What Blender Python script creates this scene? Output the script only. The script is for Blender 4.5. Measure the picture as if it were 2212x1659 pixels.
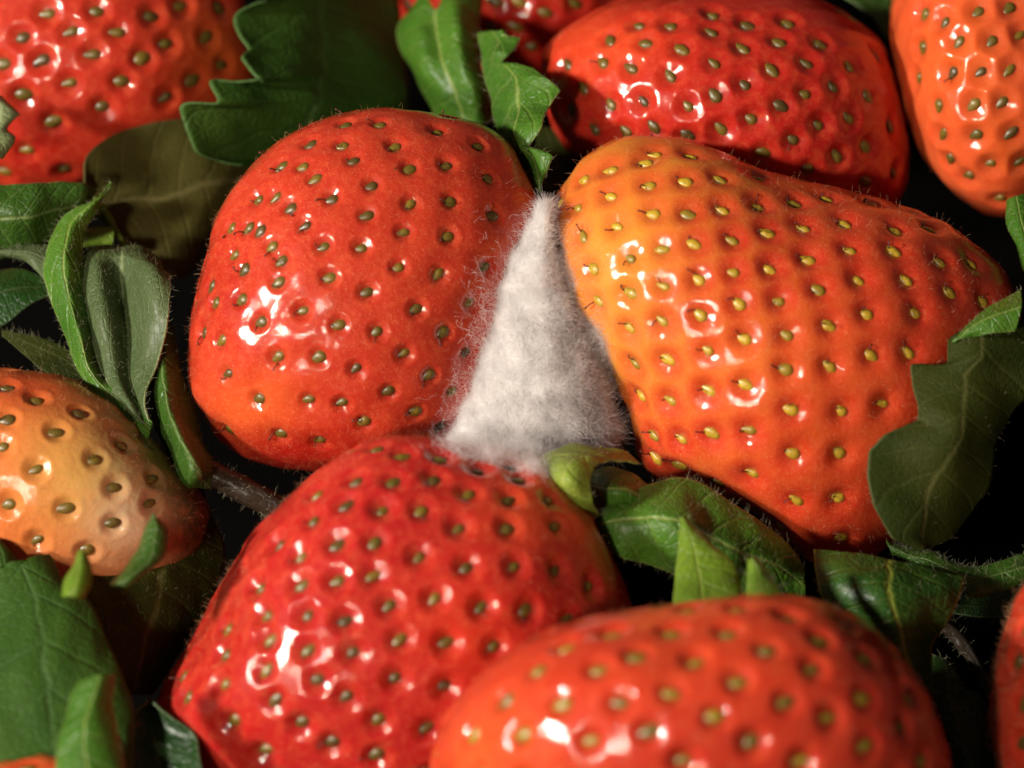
import bpy, math, random
import numpy as np
from mathutils import Matrix, Vector
random.seed(7); rng = np.random.default_rng(7)
S = bpy.context.scene
for o in list(bpy.data.objects): bpy.data.objects.remove(o)
S.unit_settings.scale_length = 0.01          # 1 unit = 1 cm
C = S.collection

# ------------------------------------------------------------------ camera
PITCH = math.radians(55); DIST = 21.0; LENS = 100.0; H0 = 1.5
cp, sp = math.cos(PITCH), math.sin(PITCH)
TGT = np.array([0, 0, H0]); BK = np.array([0, -cp, sp]); UP = np.array([0, sp, cp]); RT = np.array([1., 0, 0])
CAM = TGT + BK*DIST
cd = bpy.data.cameras.new('camera'); cam = bpy.data.objects.new('camera', cd); C.objects.link(cam)
cam.location = CAM; cam.rotation_euler = (math.pi/2-PITCH, 0, 0)
cd.lens = LENS; cd.sensor_width = 36; cd.clip_start = .5; cd.clip_end = 500
cd.dof.use_dof = True; cd.dof.focus_distance = 20.45; cd.dof.aperture_fstop = 0.225
S.camera = cam
S.view_settings.view_transform = 'Standard'; S.view_settings.look = 'None'
S.view_settings.exposure = 0.0; S.view_settings.gamma = 1

# ------------------------------------------------------------------ light
w = bpy.data.worlds.new('World'); S.world = w; w.use_nodes = True
w.node_tree.nodes['Background'].inputs[0].default_value = (1, .80, .60, 1)
w.node_tree.nodes['Background'].inputs[1].default_value = 0.06
def lamp(name, d, dist, size, power, col):
    d = np.array(d, float); d /= np.linalg.norm(d)
    p = TGT + (RT*d[0]+UP*d[1]+BK*d[2])*dist
    l = bpy.data.lights.new(name, 'AREA'); l.shape = 'DISK'; l.size = size; l.energy = power; l.color = col
    o = bpy.data.objects.new(name, l); C.objects.link(o); o.location = p
    o.rotation_euler = Vector(TGT-p).to_track_quat('-Z', 'Y').to_euler(); return o
lamp('key_lamp', (-.79, .13, .60), 45, 3.8, 29000, (1, .94, .82))
lamp('front_lamp', (-.36, -.14, .92), 45, 3.2, 11000, (1, .88, .72))

# ------------------------------------------------------------------ picture <-> place
K = 2212*LENS/36
def d0(py):
    b = (829.5-py)/K
    return DIST*sp/(sp-b*cp)
def W(px, py, t=0.):            # point at depth t cm nearer than the plane z=H0
    px, py, t = (np.asarray(v, float) for v in (px, py, t))
    d = d0(py)-t
    return CAM + ((px-1106)/K*d)[..., None]*RT + ((829.5-py)/K*d)[..., None]*UP - d[..., None]*BK
def proj(V):
    q = V-CAM; d = -(q@BK)
    return np.stack([1106+K*(q@RT)/d, 829.5-K*(q@UP)/d, d], -1)

# ------------------------------------------------------------------ mesh helpers
def mesh_np(name, V, quads, tris=None):
    me = bpy.data.meshes.new(name)
    nq = len(quads); nt = 0 if tris is None else len(tris)
    me.vertices.add(len(V)); me.vertices.foreach_set('co', V.astype(np.float32).ravel())
    li = np.asarray(quads).ravel()
    if nt: li = np.concatenate([li, np.asarray(tris).ravel()])
    me.loops.add(len(li)); me.loops.foreach_set('vertex_index', li.astype(np.int32))
    me.polygons.add(nq+nt)
    st = np.concatenate([np.arange(nq)*4, nq*4+np.arange(nt)*3]).astype(np.int32)
    me.polygons.foreach_set('loop_start', st)
    me.update(calc_edges=True); me.validate()
    me.polygons.foreach_set('use_smooth', np.ones(len(me.polygons), bool))
    return me
def link(name, data, mat=None, parent=None, **p):
    o = bpy.data.objects.new(name, data); C.objects.link(o)
    if mat is not None and data is not None and len(data.materials) == 0: data.materials.append(mat)
    if parent is not None: o.parent = parent
    for k, v in p.items(): o[k] = v
    return o
def empty(name, loc, label, cat, group=None):
    o = bpy.data.objects.new(name, None); C.objects.link(o); o.location = loc; o.empty_display_size = .2
    o['label'] = label; o['category'] = cat
    if group: o['group'] = group
    return o
def crom(P, n, closed=False):
    P = np.asarray(P, float); m = len(P)
    if closed:
        t = np.arange(n)/n*m; i = np.floor(t).astype(int); f = (t-i)[:, None]
        p = [P[(i+k) % m] for k in (-1, 0, 1, 2)]
    else:
        t = np.linspace(0, m-1, n); i = np.clip(np.floor(t).astype(int), 0, m-2)
        f = (t-i).reshape((-1,)+(1,)*(P.ndim-1))
        p = [P[np.clip(i+k, 0, m-1)] for k in (-1, 0, 1, 2)]
    return .5*(2*p[1]+(p[2]-p[0])*f+(2*p[0]-5*p[1]+4*p[2]-p[3])*f**2+(3*p[1]-p[0]-3*p[2]+p[3])*f**3)
def linr(P, n):
    P = np.asarray(P, float); m = len(P)
    t = np.linspace(0, m-1, n); i = np.clip(np.floor(t).astype(int), 0, m-2)
    f = (t-i).reshape((-1,)+(1,)*(P.ndim-1))
    return P[i]*(1-f)+P[i+1]*f
def hair(name, roots, dirs, lens, parent, mat, r0=.001, r1=.0004, npt=5, curl=.3, **p):
    N = len(roots); cu = bpy.data.hair_curves.new(name); cu.add_curves([npt]*N)
    s = np.linspace(0, 1, npt)
    wob = rng.normal(size=(N, 1, 3))*curl; wob2 = rng.normal(size=(N, 1, 3))*curl*.6
    P = roots[:, None]+lens[:, None, None]*(dirs[:, None]*s[None, :, None]+wob*(s**2)[None, :, None]+wob2*(np.sin(s*5)*s)[None, :, None])
    cu.position_data.foreach_set('vector', P.astype(np.float32).ravel())
    a = cu.attributes.get('radius') or cu.attributes.new('radius', 'FLOAT', 'POINT')
    a.data.foreach_set('value', np.tile(r0*(1-s)+r1*s, N).astype(np.float32))
    return link(name, cu, mat, parent, kind='stuff', **p)

# ------------------------------------------------------------------ materials
class NT:
    def __init__(s, name):
        s.m = bpy.data.materials.new(name); s.m.use_nodes = True; s.t = s.m.node_tree
        s.b = s.t.nodes['Principled BSDF']; s.out = s.t.nodes['Material Output']
    def n(s, ty, **kw):
        x = s.t.nodes.new(ty)
        for k, v in kw.items():
            if k.startswith('i_'):
                x.inputs[k[2:].replace('_', ' ')].default_value = v
            else: setattr(x, k, v)
        return x
    def l(s, a, b): s.t.links.new(a, b)
    def mix(s, f, a, b, mode='MIX'):
        x = s.n('ShaderNodeMix', data_type='RGBA', blend_type=mode)
        for v, k in ((f, 0), (a, 6), (b, 7)):
            if hasattr(v, 'is_linked'): s.l(v, x.inputs[k])
            else: x.inputs[k].default_value = v if k == 0 else (*v[:3], 1)
        return x.outputs[2]
    def math(s, op, a, b=0., c=0., clamp=False):
        x = s.n('ShaderNodeMath', operation=op, use_clamp=clamp)
        for i, v in enumerate((a, b, c)):
            if hasattr(v, 'is_linked'): s.l(v, x.inputs[i])
            else: x.inputs[i].default_value = v
        return x.outputs[0]
    def noise(s, scale, detail=3, vec=None, rough=.5):
        x = s.n('ShaderNodeTexNoise'); x.inputs['Scale'].default_value = scale
        x.inputs['Detail'].default_value = detail; x.inputs['Roughness'].default_value = rough
        if vec is None: vec = s.n('ShaderNodeTexCoord').outputs['Object']
        s.l(vec, x.inputs['Vector']); return x.outputs['Fac']
    def ramp(s, f, a, b):
        x = s.n('ShaderNodeMapRange'); x.inputs[1].default_value = a; x.inputs[2].default_value = b; s.l(f, x.inputs[0]); return x.outputs[0]

def berry_mat(name, gloss=.045, speck=1.0, sss=.6, red=.35, coat=1.):
    t = NT(name); b = t.b
    col = t.n('ShaderNodeVertexColor', layer_name='ripeness_and_shade').outputs[0]
    n1 = t.ramp(t.noise(2.2, 4), .35, .7)
    c = t.mix(t.math('MULTIPLY', n1, red), col, (.42, .012, .006), 'MIX')
    n2 = t.ramp(t.noise(14, 4, rough=.65), .45, .75)
    c = t.mix(t.math('MULTIPLY', n2, .22), c, (.85, .20, .06))
    fine = t.ramp(t.noise(95, 2), .62, .72)
    c = t.mix(t.math('MULTIPLY', fine, .28*speck), c, (.95, .55, .28))  # pale flecks: the fine sparkle of the skin put into its colour
    t.l(c, b.inputs['Base Color'])
    b.inputs['Subsurface Weight'].default_value = sss
    b.inputs['Subsurface Radius'].default_value = (1, .25, .10); b.inputs['Subsurface Scale'].default_value = .22
    r = t.math('ADD', t.math('MULTIPLY', t.noise(9, 3), .25), .34)
    t.l(r, b.inputs['Roughness']); b.inputs['Specular IOR Level'].default_value = .10
    b.inputs['Coat Weight'].default_value = coat; b.inputs['Coat Roughness'].default_value = gloss; b.inputs['Coat IOR'].default_value = 1.5
    bp = t.n('ShaderNodeBump'); bp.inputs['Strength'].default_value = .5; bp.inputs['Distance'].default_value = .004*(.45+.75*speck)
    h = t.math('ADD', t.noise(70, 3, rough=.6), t.math('MULTIPLY', t.noise(24, 3), 2.2)); t.l(h, bp.inputs['Height'])
    t.l(bp.outputs[0], b.inputs['Normal'])
    b2 = t.n('ShaderNodeBump'); b2.inputs['Strength'].default_value = .35; b2.inputs['Distance'].default_value = .0022+.0022*speck
    t.l(h, b2.inputs['Height']); t.l(b2.outputs[0], b.inputs['Coat Normal'])
    return t.m
def seed_mat(name, a, bcol, dark):
    t = NT(name); b = t.b
    rnd = t.n('ShaderNodeObjectInfo').outputs['Random']
    c = t.mix(rnd, a, bcol)
    c = t.mix(t.ramp(t.math('FRACT', t.math('MULTIPLY', rnd, 7.3)), .6, 1.), c, tuple(x*1.6 for x in dark))
    n = t.ramp(t.noise(45, 3), .48, .68)
    c = t.mix(t.math('MULTIPLY', n, .6), c, dark)
    t.l(c, b.inputs['Base Color']); b.inputs['Roughness'].default_value = .38
    b.inputs['Coat Weight'].default_value = .35; b.inputs['Coat Roughness'].default_value = .25
    bp = t.n('ShaderNodeBump'); bp.inputs['Strength'].default_value = .5; bp.inputs['Distance'].default_value = .003
    t.l(t.noise(160, 2), bp.inputs['Height']); t.l(bp.outputs[0], b.inputs['Normal'])
    return t.m
def plain_mat(name, c, rough=.6, trans=0.):
    t = NT(name); t.b.inputs['Base Color'].default_value = (*c, 1); t.b.inputs['Roughness'].default_value = rough
    if trans:
        m = t.n('ShaderNodeMixShader'); m.inputs[0].default_value = trans
        tr = t.n('ShaderNodeBsdfTranslucent'); tr.inputs[0].default_value = (*c, 1)
        t.l(t.b.outputs[0], m.inputs[1]); t.l(tr.outputs[0], m.inputs[2]); t.l(m.outputs[0], t.out.inputs[0])
    return t.m
def leaf_mat(name, a, bcol, vein, rough=.42, trans=.25, nlat=7, slant=.35, veinw=.5, mid=.5, coat=.2, bump=.5, rib=1., vs=16, spec=.35, rim=.75):
    t = NT(name); b = t.b
    uv = t.n('ShaderNodeUVMap').outputs[0]
    sx = t.n('ShaderNodeSeparateXYZ'); t.l(uv, sx.inputs[0]); u, v = sx.outputs[0], sx.outputs[1]
    wig = t.math('MULTIPLY', t.math('SUBTRACT', t.noise(3, 2), .5), .12)
    du = t.math('ABSOLUTE', t.math('SUBTRACT', t.math('ADD', u, wig), mid))
    midr = t.math('SUBTRACT', 1, t.math('DIVIDE', du, .035), clamp=True)
    ph = t.math('FRACT', t.math('MULTIPLY', t.math('ADD', t.math('SUBTRACT', v, t.math('MULTIPLY', du, slant)), t.math('MULTIPLY', wig, .4)), nlat))
    lat = t.math('SUBTRACT', 1, t.math('DIVIDE', t.math('ABSOLUTE', t.math('SUBTRACT', ph, .5)), .09), clamp=True)
    vo = t.n('ShaderNodeTexVoronoi', feature='DISTANCE_TO_EDGE'); vo.inputs['Scale'].default_value = vs
    t.l(t.n('ShaderNodeTexCoord').outputs['Object'], vo.inputs['Vector'])
    net = t.math('SUBTRACT', 1, t.math('DIVIDE', vo.outputs[0], .12), clamp=True)
    n1 = t.ramp(t.noise(1.6, 4), .3, .7); c = t.mix(n1, a, bcol)
    n2 = t.ramp(t.noise(30, 4, rough=.7), .35, .75)
    c = t.mix(t.math('MULTIPLY', n2, .4), c, tuple(x*.45 for x in a))
    vf = t.math('MAXIMUM', t.math('MULTIPLY', midr, rib), t.math('MULTIPLY', lat, veinw*.55))
    vf = t.math('MAXIMUM', vf, t.math('MULTIPLY', net, .18*veinw))
    c = t.mix(t.math('MULTIPLY', vf, .85), c, vein)
    sp_ = t.ramp(t.noise(70, 1), .70, .76); c = t.mix(t.math('MULTIPLY', sp_, .5), c, vein)
    ed = t.math('MINIMUM', u, t.math('SUBTRACT', 1, u))
    ef = t.math('SUBTRACT', 1, t.math('DIVIDE', ed, .03), clamp=True)
    c = t.mix(t.math('MULTIPLY', ef, rim), c, tuple(min(1, x*1.5+.02) for x in vein))
    t.l(c, b.inputs['Base Color'])
    t.l(t.math('ADD', t.math('MULTIPLY', n2, .2), rough-.1), b.inputs['Roughness'])
    b.inputs['Specular IOR Level'].default_value = spec; b.inputs['Coat Weight'].default_value = coat; b.inputs['Coat Roughness'].default_value = .3
    bp = t.n('ShaderNodeBump'); bp.inputs['Strength'].default_value = bump; bp.inputs['Distance'].default_value = .02
    h = t.math('SUBTRACT', t.math('MULTIPLY', t.noise(22, 4), .8), t.math('ADD', t.math('MULTIPLY', net, .5), t.math('MULTIPLY', t.math('MAXIMUM', lat, midr), 1.1)))
    t.l(h, bp.inputs['Height']); t.l(bp.outputs[0], b.inputs['Normal'])
    m = t.n('ShaderNodeMixShader'); m.inputs[0].default_value = trans
    tr = t.n('ShaderNodeBsdfTranslucent'); t.l(c, tr.inputs[0])
    t.l(b.outputs[0], m.inputs[1]); t.l(tr.outputs[0], m.inputs[2]); t.l(m.outputs[0], t.out.inputs[0])
    return t.m

M_B = berry_mat('strawberry skin'); M_B2 = berry_mat('strawberry skin smooth', gloss=.05, speck=.5, sss=.6)
M_B3 = berry_mat('half ripe skin', gloss=.12, speck=.8, red=.0, sss=.15, coat=.5)
M_SY = seed_mat('yellow seed', (.60, .38, .03), (.44, .27, .02), (.15, .10, .01))
M_SY2 = seed_mat('golden seed', (.34, .22, .02), (.22, .15, .015), (.09, .06, .01))
M_SO = seed_mat('olive seed', (.17, .11, .012), (.11, .075, .012), (.05, .03, .008))
M_SG = seed_mat('green brown seed', (.20, .13, .015), (.11, .08, .010), (.05, .03, .008))
M_ST = plain_mat('dry seed thread', (.10, .02, .012), .6)
M_FZ = plain_mat('berry fuzz', (.75, .42, .22), .4, .3)
M_LH = plain_mat('leaf hair', (.62, .60, .38), .4, .4)
def mould_mat(name, w, g, trans):
    t = NT(name); co = t.n('ShaderNodeTexCoord').outputs['Object']
    sx = t.n('ShaderNodeSeparateXYZ'); t.l(co, sx.inputs[0])
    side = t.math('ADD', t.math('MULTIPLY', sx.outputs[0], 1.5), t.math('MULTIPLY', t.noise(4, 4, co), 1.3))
    f = t.ramp(side, .75, 1.35)  # greyer right side: discoloured growth, with its shade put into the colour too
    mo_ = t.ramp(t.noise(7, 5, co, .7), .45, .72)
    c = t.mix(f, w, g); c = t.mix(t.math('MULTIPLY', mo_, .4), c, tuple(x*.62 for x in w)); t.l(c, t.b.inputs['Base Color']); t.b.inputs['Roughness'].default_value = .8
    t.b.inputs['Specular IOR Level'].default_value = .2
    m = t.n('ShaderNodeMixShader'); m.inputs[0].default_value = trans
    tr = t.n('ShaderNodeBsdfTranslucent'); t.l(c, tr.inputs[0])
    t.l(t.b.outputs[0], m.inputs[1]); t.l(tr.outputs[0], m.inputs[2]); t.l(m.outputs[0], t.out.inputs[0])
    return t.m
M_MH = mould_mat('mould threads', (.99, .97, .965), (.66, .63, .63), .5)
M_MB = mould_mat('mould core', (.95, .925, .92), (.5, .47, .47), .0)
G_BRIGHT = leaf_mat('bright green leaf', (.045, .15, .012), (.10, .24, .02), (.32, .40, .10))
G_YEL = leaf_mat('yellow green leaf', (.26, .38, .04), (.38, .48, .07), (.45, .5, .12), trans=.35)
G_LIME = leaf_mat('lime leaf', (.16, .30, .02), (.24, .38, .03), (.35, .45, .08), trans=.35)
G_MID = leaf_mat('mid green leaf', (.035, .10, .010), (.065, .15, .016), (.22, .30, .10), veinw=.5)
G_RIB = leaf_mat('ribbed green leaf', (.025, .10, .012), (.05, .15, .02), (.38, .42, .06), veinw=.35, mid=.56)
G_SOFT = leaf_mat('smooth green leaf', (.030, .085, .010), (.055, .12, .014), (.10, .18, .06), veinw=.25, rib=.4, bump=.4, coat=.0, rough=.6, spec=.2, rim=.35)
G_DARK = leaf_mat('dark green leaf', (.012, .05, .008), (.025, .075, .01), (.06, .10, .03), veinw=.4)
G_OLIVE = leaf_mat('olive leaf underside', (.020, .036, .005), (.038, .042, .006), (.085, .085, .025), veinw=.45, rough=.6, coat=.0, trans=.12, bump=.3, vs=20, spec=.12, rim=.4)
G_BROWN = leaf_mat('brown olive leaf', (.055, .052, .010), (.075, .062, .014), (.13, .11, .04), veinw=.4, rough=.6, coat=.0, trans=.12, bump=.3, vs=20, spec=.12, rim=.3)
G_GREY = leaf_mat('hairy grey green leaf', (.06, .10, .03), (.10, .14, .05), (.25, .30, .14), veinw=.9, rough=.55, coat=.1, slant=1.6, nlat=9)
G_PALE = leaf_mat('pale green leaf', (.28, .36, .14), (.36, .42, .2), (.45, .5, .3), rough=.5)
M_STEM = leaf_mat('brown hairy stem', (.03, .018, .01), (.045, .028, .014), (.08, .06, .03), veinw=.2)

# ------------------------------------------------------------------ shared seed meshes
def seed_mesh(name, L, Wd, Hh, k):
    nu, nv = 12, 9; V = []; pr = rng.uniform(.9, 1.1)
    for j in range(1, nv):
        a = math.pi*j/nv; x = -math.cos(a); r = math.sin(a)
        r *= (1-.30*max(0, x)**1.2*k)*pr**(1 if x > 0 else -1)    # pointed towards +x
        xx = x*(1+.18*k*max(0, x))
        for i in range(nu):
            b = 2*math.pi*i/nu; V.append((xx*L, r*math.cos(b)*Wd, r*math.sin(b)*Hh))
    n = len(V); V += [(-L, 0, 0), (L*(1+.18*k), 0, 0)]
    Q = [(j*nu+i, j*nu+(i+1) % nu, (j+1)*nu+(i+1) % nu, (j+1)*nu+i) for j in range(nv-2) for i in range(nu)]
    T = [(n, (i+1) % nu, i) for i in range(nu)]+[(n+1, (nv-2)*nu+i, (nv-2)*nu+(i+1) % nu) for i in range(nu)]
    return mesh_np(name, np.array(V), np.array(Q), np.array(T))
def tube_np(P, R, nu=8):
    P = np.asarray(P, float); n = len(P); T = np.gradient(P, axis=0); T /= np.linalg.norm(T, axis=1)[:, None]
    ref = np.array([.3, .2, .93]); A = np.cross(T, ref); A /= np.linalg.norm(A, axis=1)[:, None]; B = np.cross(T, A)
    a = np.arange(nu)/nu*2*math.pi
    V = P[:, None]+np.asarray(R)[:, None, None]*(A[:, None]*np.cos(a)[None, :, None]+B[:, None]*np.sin(a)[None, :, None])
    V = V.reshape(-1, 3); i = np.arange(nu)
    Q = [(j*nu+k, j*nu+(k+1) % nu, (j+1)*nu+(k+1) % nu, (j+1)*nu+k) for j in range(n-1) for k in range(nu)]
    V = np.vstack([V, P[:1], P[-1:]]); m = n*nu
    Tt = [(m, (k+1) % nu, k) for k in range(nu)]+[(m+1, (n-1)*nu+k, (n-1)*nu+(k+1) % nu) for k in range(nu)]
    return V, np.array(Q), np.array(Tt)
def thread_mesh(i, a, b, L):
    s = np.linspace(0, 1, 6)
    P = np.stack([.045+L*s*(1-.5*s*a), b*L*s**1.6, .004+L*.5*np.sin(s*1.9)], -1)
    R = np.array([.006, .0046, .0038, .0038, .006, .008])
    return mesh_np('seed_thread', *tube_np(P, R, 6))
THREADS = {}
def threads(mat):
    if mat.name not in THREADS:
        L = [thread_mesh(i, rng.uniform(.2, 1.4), rng.uniform(-1.1, 1.1), rng.uniform(.04, .085)) for i in range(8)]
        for m in L: m.materials.append(mat)
        THREADS[mat.name] = L
    return THREADS[mat.name]

# ------------------------------------------------------------------ strawberries
def blob(outline, apex, t, Rf, Rb, N, Mf, Mb, keep=3, tip=2.0, fpow=3.):
    O = crom(outline, 720, True); c = np.array(apex, float) if apex else O.mean(0)
    ang = np.arctan2(-(O[:, 1]-c[1]), O[:, 0]-c[0]); r = np.hypot(O[:, 0]-c[0], O[:, 1]-c[1])
    th = np.arange(N)/N*2*math.pi-math.pi
    o = np.argsort(ang); ang, r = ang[o], r[o]
    rr = np.interp(th, ang, r, period=2*math.pi)
    F = np.fft.rfft(rr); F2 = F.copy(); F2[keep:] = 0; rs = np.fft.irfft(F2, N)
    dc = d0(c[1])-t
    phi = np.concatenate([np.linspace(0, .5, Mf, endpoint=False), np.linspace(.5, 1, Mb+1)])[1:-1]*math.pi
    s = np.sin(phi)[:, None]; f = s**fpow
    R = (rs[None]*(1-f)+rr[None]*f)*s
    px, py = c[0]+R*np.cos(th), c[1]-R*np.sin(th)
    base = CAM+((px-1106)/K*dc)[..., None]*RT+((829.5-py)/K*dc)[..., None]*UP-dc*BK
    cen = CAM+((c[0]-1106)/K*dc)*RT+((829.5-c[1])/K*dc)*UP-dc*BK
    ax = CAM-cen; ax /= np.linalg.norm(ax)
    h = np.where(phi < math.pi/2, Rf*np.sign(np.cos(phi))*np.abs(np.cos(phi))**(2/tip), Rb*np.cos(phi))
    V = base+h[:, None, None]*ax
    V = np.vstack([V.reshape(-1, 3), (cen+Rf*ax)[None], (cen-Rb*ax)[None]])
    m = len(phi); I = np.arange(m*N).reshape(m, N); J = np.roll(I, -1, 1)
    Q = np.stack([I[:-1], I[1:], J[1:], J[:-1]], -1).reshape(-1, 4)
    T = np.vstack([np.stack([np.full(N, m*N), I[0], J[0]], -1), np.stack([np.full(N, m*N+1), J[-1], I[-1]], -1)])
    return V, Q, T, cen, ax
def vnormals(V, Q, T):
    n = np.zeros_like(V)
    a = np.cross(V[Q[:, 2]]-V[Q[:, 0]], V[Q[:, 3]]-V[Q[:, 1]])
    for k in range(4): np.add.at(n, Q[:, k], a)
    b = np.cross(V[T[:, 1]]-V[T[:, 0]], V[T[:, 2]]-V[T[:, 0]])
    for k in range(3): np.add.at(n, T[:, k], b)
    return n/np.maximum(np.linalg.norm(n, axis=1), 1e-12)[:, None]
def lump(V, a, f, seed):
    r = np.random.default_rng(seed); d = np.zeros(len(V))
    for k in range(7):
        q = r.normal(size=3)*f; d += np.sin(V@q+r.uniform(0, 6.28))*a/3
    return d
GOLD = []
def berry(label, outline, seeds, t, Rf, Rb, base, spots=(), pit=(.032, .085), net=0., netcol=(.85, .35, .03), ang=200, aspread=10,
          smat=None, ssize=1., thr=.5, fuzz=0, apex=None, N=360, Mf=130, Mb=40, keep=3, mat=None, extra=True, spacing=.27, lumps=.03, tip=2., agrad=(0, 0), halo=.32, halocol=(.36, .012, .006), sink=.0, rim=.006, g0=.85, fpow=3., pexp=2.1, wide=.020):
    seeds = np.array(seeds, float)
    V, Q, T, cen, ax = blob(outline, apex, t, Rf, Rb, N, Mf, Mb, keep, tip, fpow)
    nrm = vnormals(V, Q, T)
    if ((V-cen)*nrm).sum() < 0: nrm = -nrm; Q = Q[:, ::-1]; T = T[:, ::-1]
    V = V+nrm*lump(V, lumps, 2.2, len(seeds))[:, None]
    nrm = vnormals(V, Q, T)
    pj = proj(V); vd = CAM-V; vd /= np.linalg.norm(vd, axis=1)[:, None]; facing = (vd*nrm).sum(1)
    front = np.where(facing > .03)[0]
    idx = []
    for sx, sy in seeds:
        d = (pj[front, 0]-sx)**2+(pj[front, 1]-sy)**2; k = d.argmin()
        if d[k] < 30**2: idx.append(front[k])
    if extra:
        cand = rng.permutation(len(V))[:9000]; pts = list(V[idx])
        for i in cand:
            inframe = (-15 < pj[i, 0] < 2227) and (-15 < pj[i, 1] < 1674) and facing[i] > .12
            if inframe or (V[i]-cen)@ax < -.55*Rb: continue
            if np.min(np.linalg.norm(np.array(pts)-V[i], axis=1)) > spacing:
                pts.append(V[i]); idx.append(i)
            if len(idx) > 230: break
    idx = np.array(idx); SP, SN = V[idx], nrm[idx]
    D = np.zeros(len(V)); near = np.full(len(V), 9.)
    rs = np.random.default_rng(len(idx)); pv = rs.uniform(.75, 1.25, len(idx))
    for k, p in enumerate(SP):
        d = np.linalg.norm(V-p, axis=1); near = np.minimum(near, d)
        m = d < .5
        rk = pit[1]*(.85+.15*pv[k])
        g = g0*pit[0]*pv[k]*np.exp(-(d[m]/rk)**pexp)+wide*pv[-k]*np.exp(-(d[m]/.135)**2)-rim*np.exp(-((d[m]-rk*1.55)/(.4*rk))**2)
        Dm = D[m]; D[m] = np.where(g > 0, np.minimum(Dm, 0)-g*np.clip(1+np.minimum(Dm, 0)/(pit[0]+wide), 0, 1), Dm-g)
    V2 = V+nrm*(D+lump(V, .006, 9, 3))[:, None]
    # skin pigment, with lit and shaded sides painted in by some spots
    col = np.tile(np.array(base, float), (len(V), 1))
    for (x, y, rx, ry, c, s) in spots:
        wgt = s*np.exp(-((pj[:, 0]-x)/rx)**2-((pj[:, 1]-y)/ry)**2)*(1+.15*lump(V, 1, 4, int(x)))
        wgt = np.clip(wgt, 0, 1)[:, None]; col = col*(1-wgt)+np.array(c)*wgt
    if net:
        wgt = np.clip((near-.10)/.12, 0, 1)*net
        if spots:
            x, y, rx, ry, c, s = spots[0]; wgt = wgt*np.clip(np.exp(-((pj[:, 0]-x)/(rx*2.8))**2-((pj[:, 1]-y)/(ry*1.8))**2)*1.3, 0, 1)
        wgt = wgt[:, None]; col = col*(1-wgt)+np.array(netcol)*wgt
    hal = halo*np.exp(-(near/.075)**2)[:, None]; col = col*(1-hal)+np.array(halocol)*hal
    base_pt = cen-ax*Rb*.6
    root = empty('strawberry', base_pt, label, 'strawberry')
    off = base_pt
    me = mesh_np('flesh', V2-off, Q, T)
    a = me.color_attributes.new('ripeness_and_shade', 'FLOAT_COLOR', 'POINT')
    a.data.foreach_set('color', np.hstack([col, np.ones((len(V), 1))]).astype(np.float32).ravel())
    link('flesh', me, mat or M_B, root)
    smat = smat or M_SG
    sms = [seed_mesh('seed', .058*ssize*f, .039*ssize*g, .024*ssize, k) for f, g, k in ((1, 1, 1), (.9, 1.05, .8), (1.08, .92, 1.2))]
    for m in sms: m.materials.append(smat)
    th = threads(M_ST)
    for k, i in enumerate(idx):
        p = V2[i]-off; n = SN[k]
        aa = math.radians(ang+agrad[0]*(pj[i, 0]-proj(cen)[0])/100+agrad[1]*(pj[i, 1]-proj(cen)[1])/100+rs.normal()*aspread)
        x = RT*math.cos(aa)+UP*math.sin(aa); x = x-n*(x@n); x /= np.linalg.norm(x); y = np.cross(n, x)
        sc = rs.uniform(.80, 1.13)
        Mx = Matrix([[x[j]*sc, y[j]*sc, n[j]*sc, p[j]+n[j]*(.006*ssize-sink)] for j in range(3)]+[[0, 0, 0, 1]])
        o = bpy.data.objects.new('seed', sms[rs.integers(3)]); C.objects.link(o); o.parent = root; o.matrix_local = Mx
        if rs.random() < thr and pj[i, 0] > -20 and facing[i] > 0:
            h = bpy.data.objects.new('seed_thread', th[rs.integers(len(th))]); C.objects.link(h); h.parent = o
            h.rotation_euler = (rs.normal()*.3, -.2+rs.normal()*.2, rs.normal()*.5)
    if fuzz:
        k = rng.choice(len(V), fuzz, p=(np.sin(np.clip((V-cen)@ax/Rf, -.3, 1)*0+1)*((V-cen)@ax > -.2*Rb))/np.sum(np.sin(1)*((V-cen)@ax > -.2*Rb)))
        k = k[k < len(V)-2]
        d = nrm[k]*.55+rng.normal(size=(len(k), 3))*.55; d /= np.linalg.norm(d, axis=1)[:, None]
        d += nrm[k]*.3
        hair('fuzz', V2[k]-off, d, rng.uniform(.015, .05, len(k)), root, M_FZ, .0005, .0002, 4, .25)
    return root, V2, nrm, off

RED = (.46, .028, .012); DEEP = (.34, .007, .005); ORG = (.72, .13, .020); YEL = (.78, .33, .035); CRIM = (.44, .012, .013)

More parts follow.
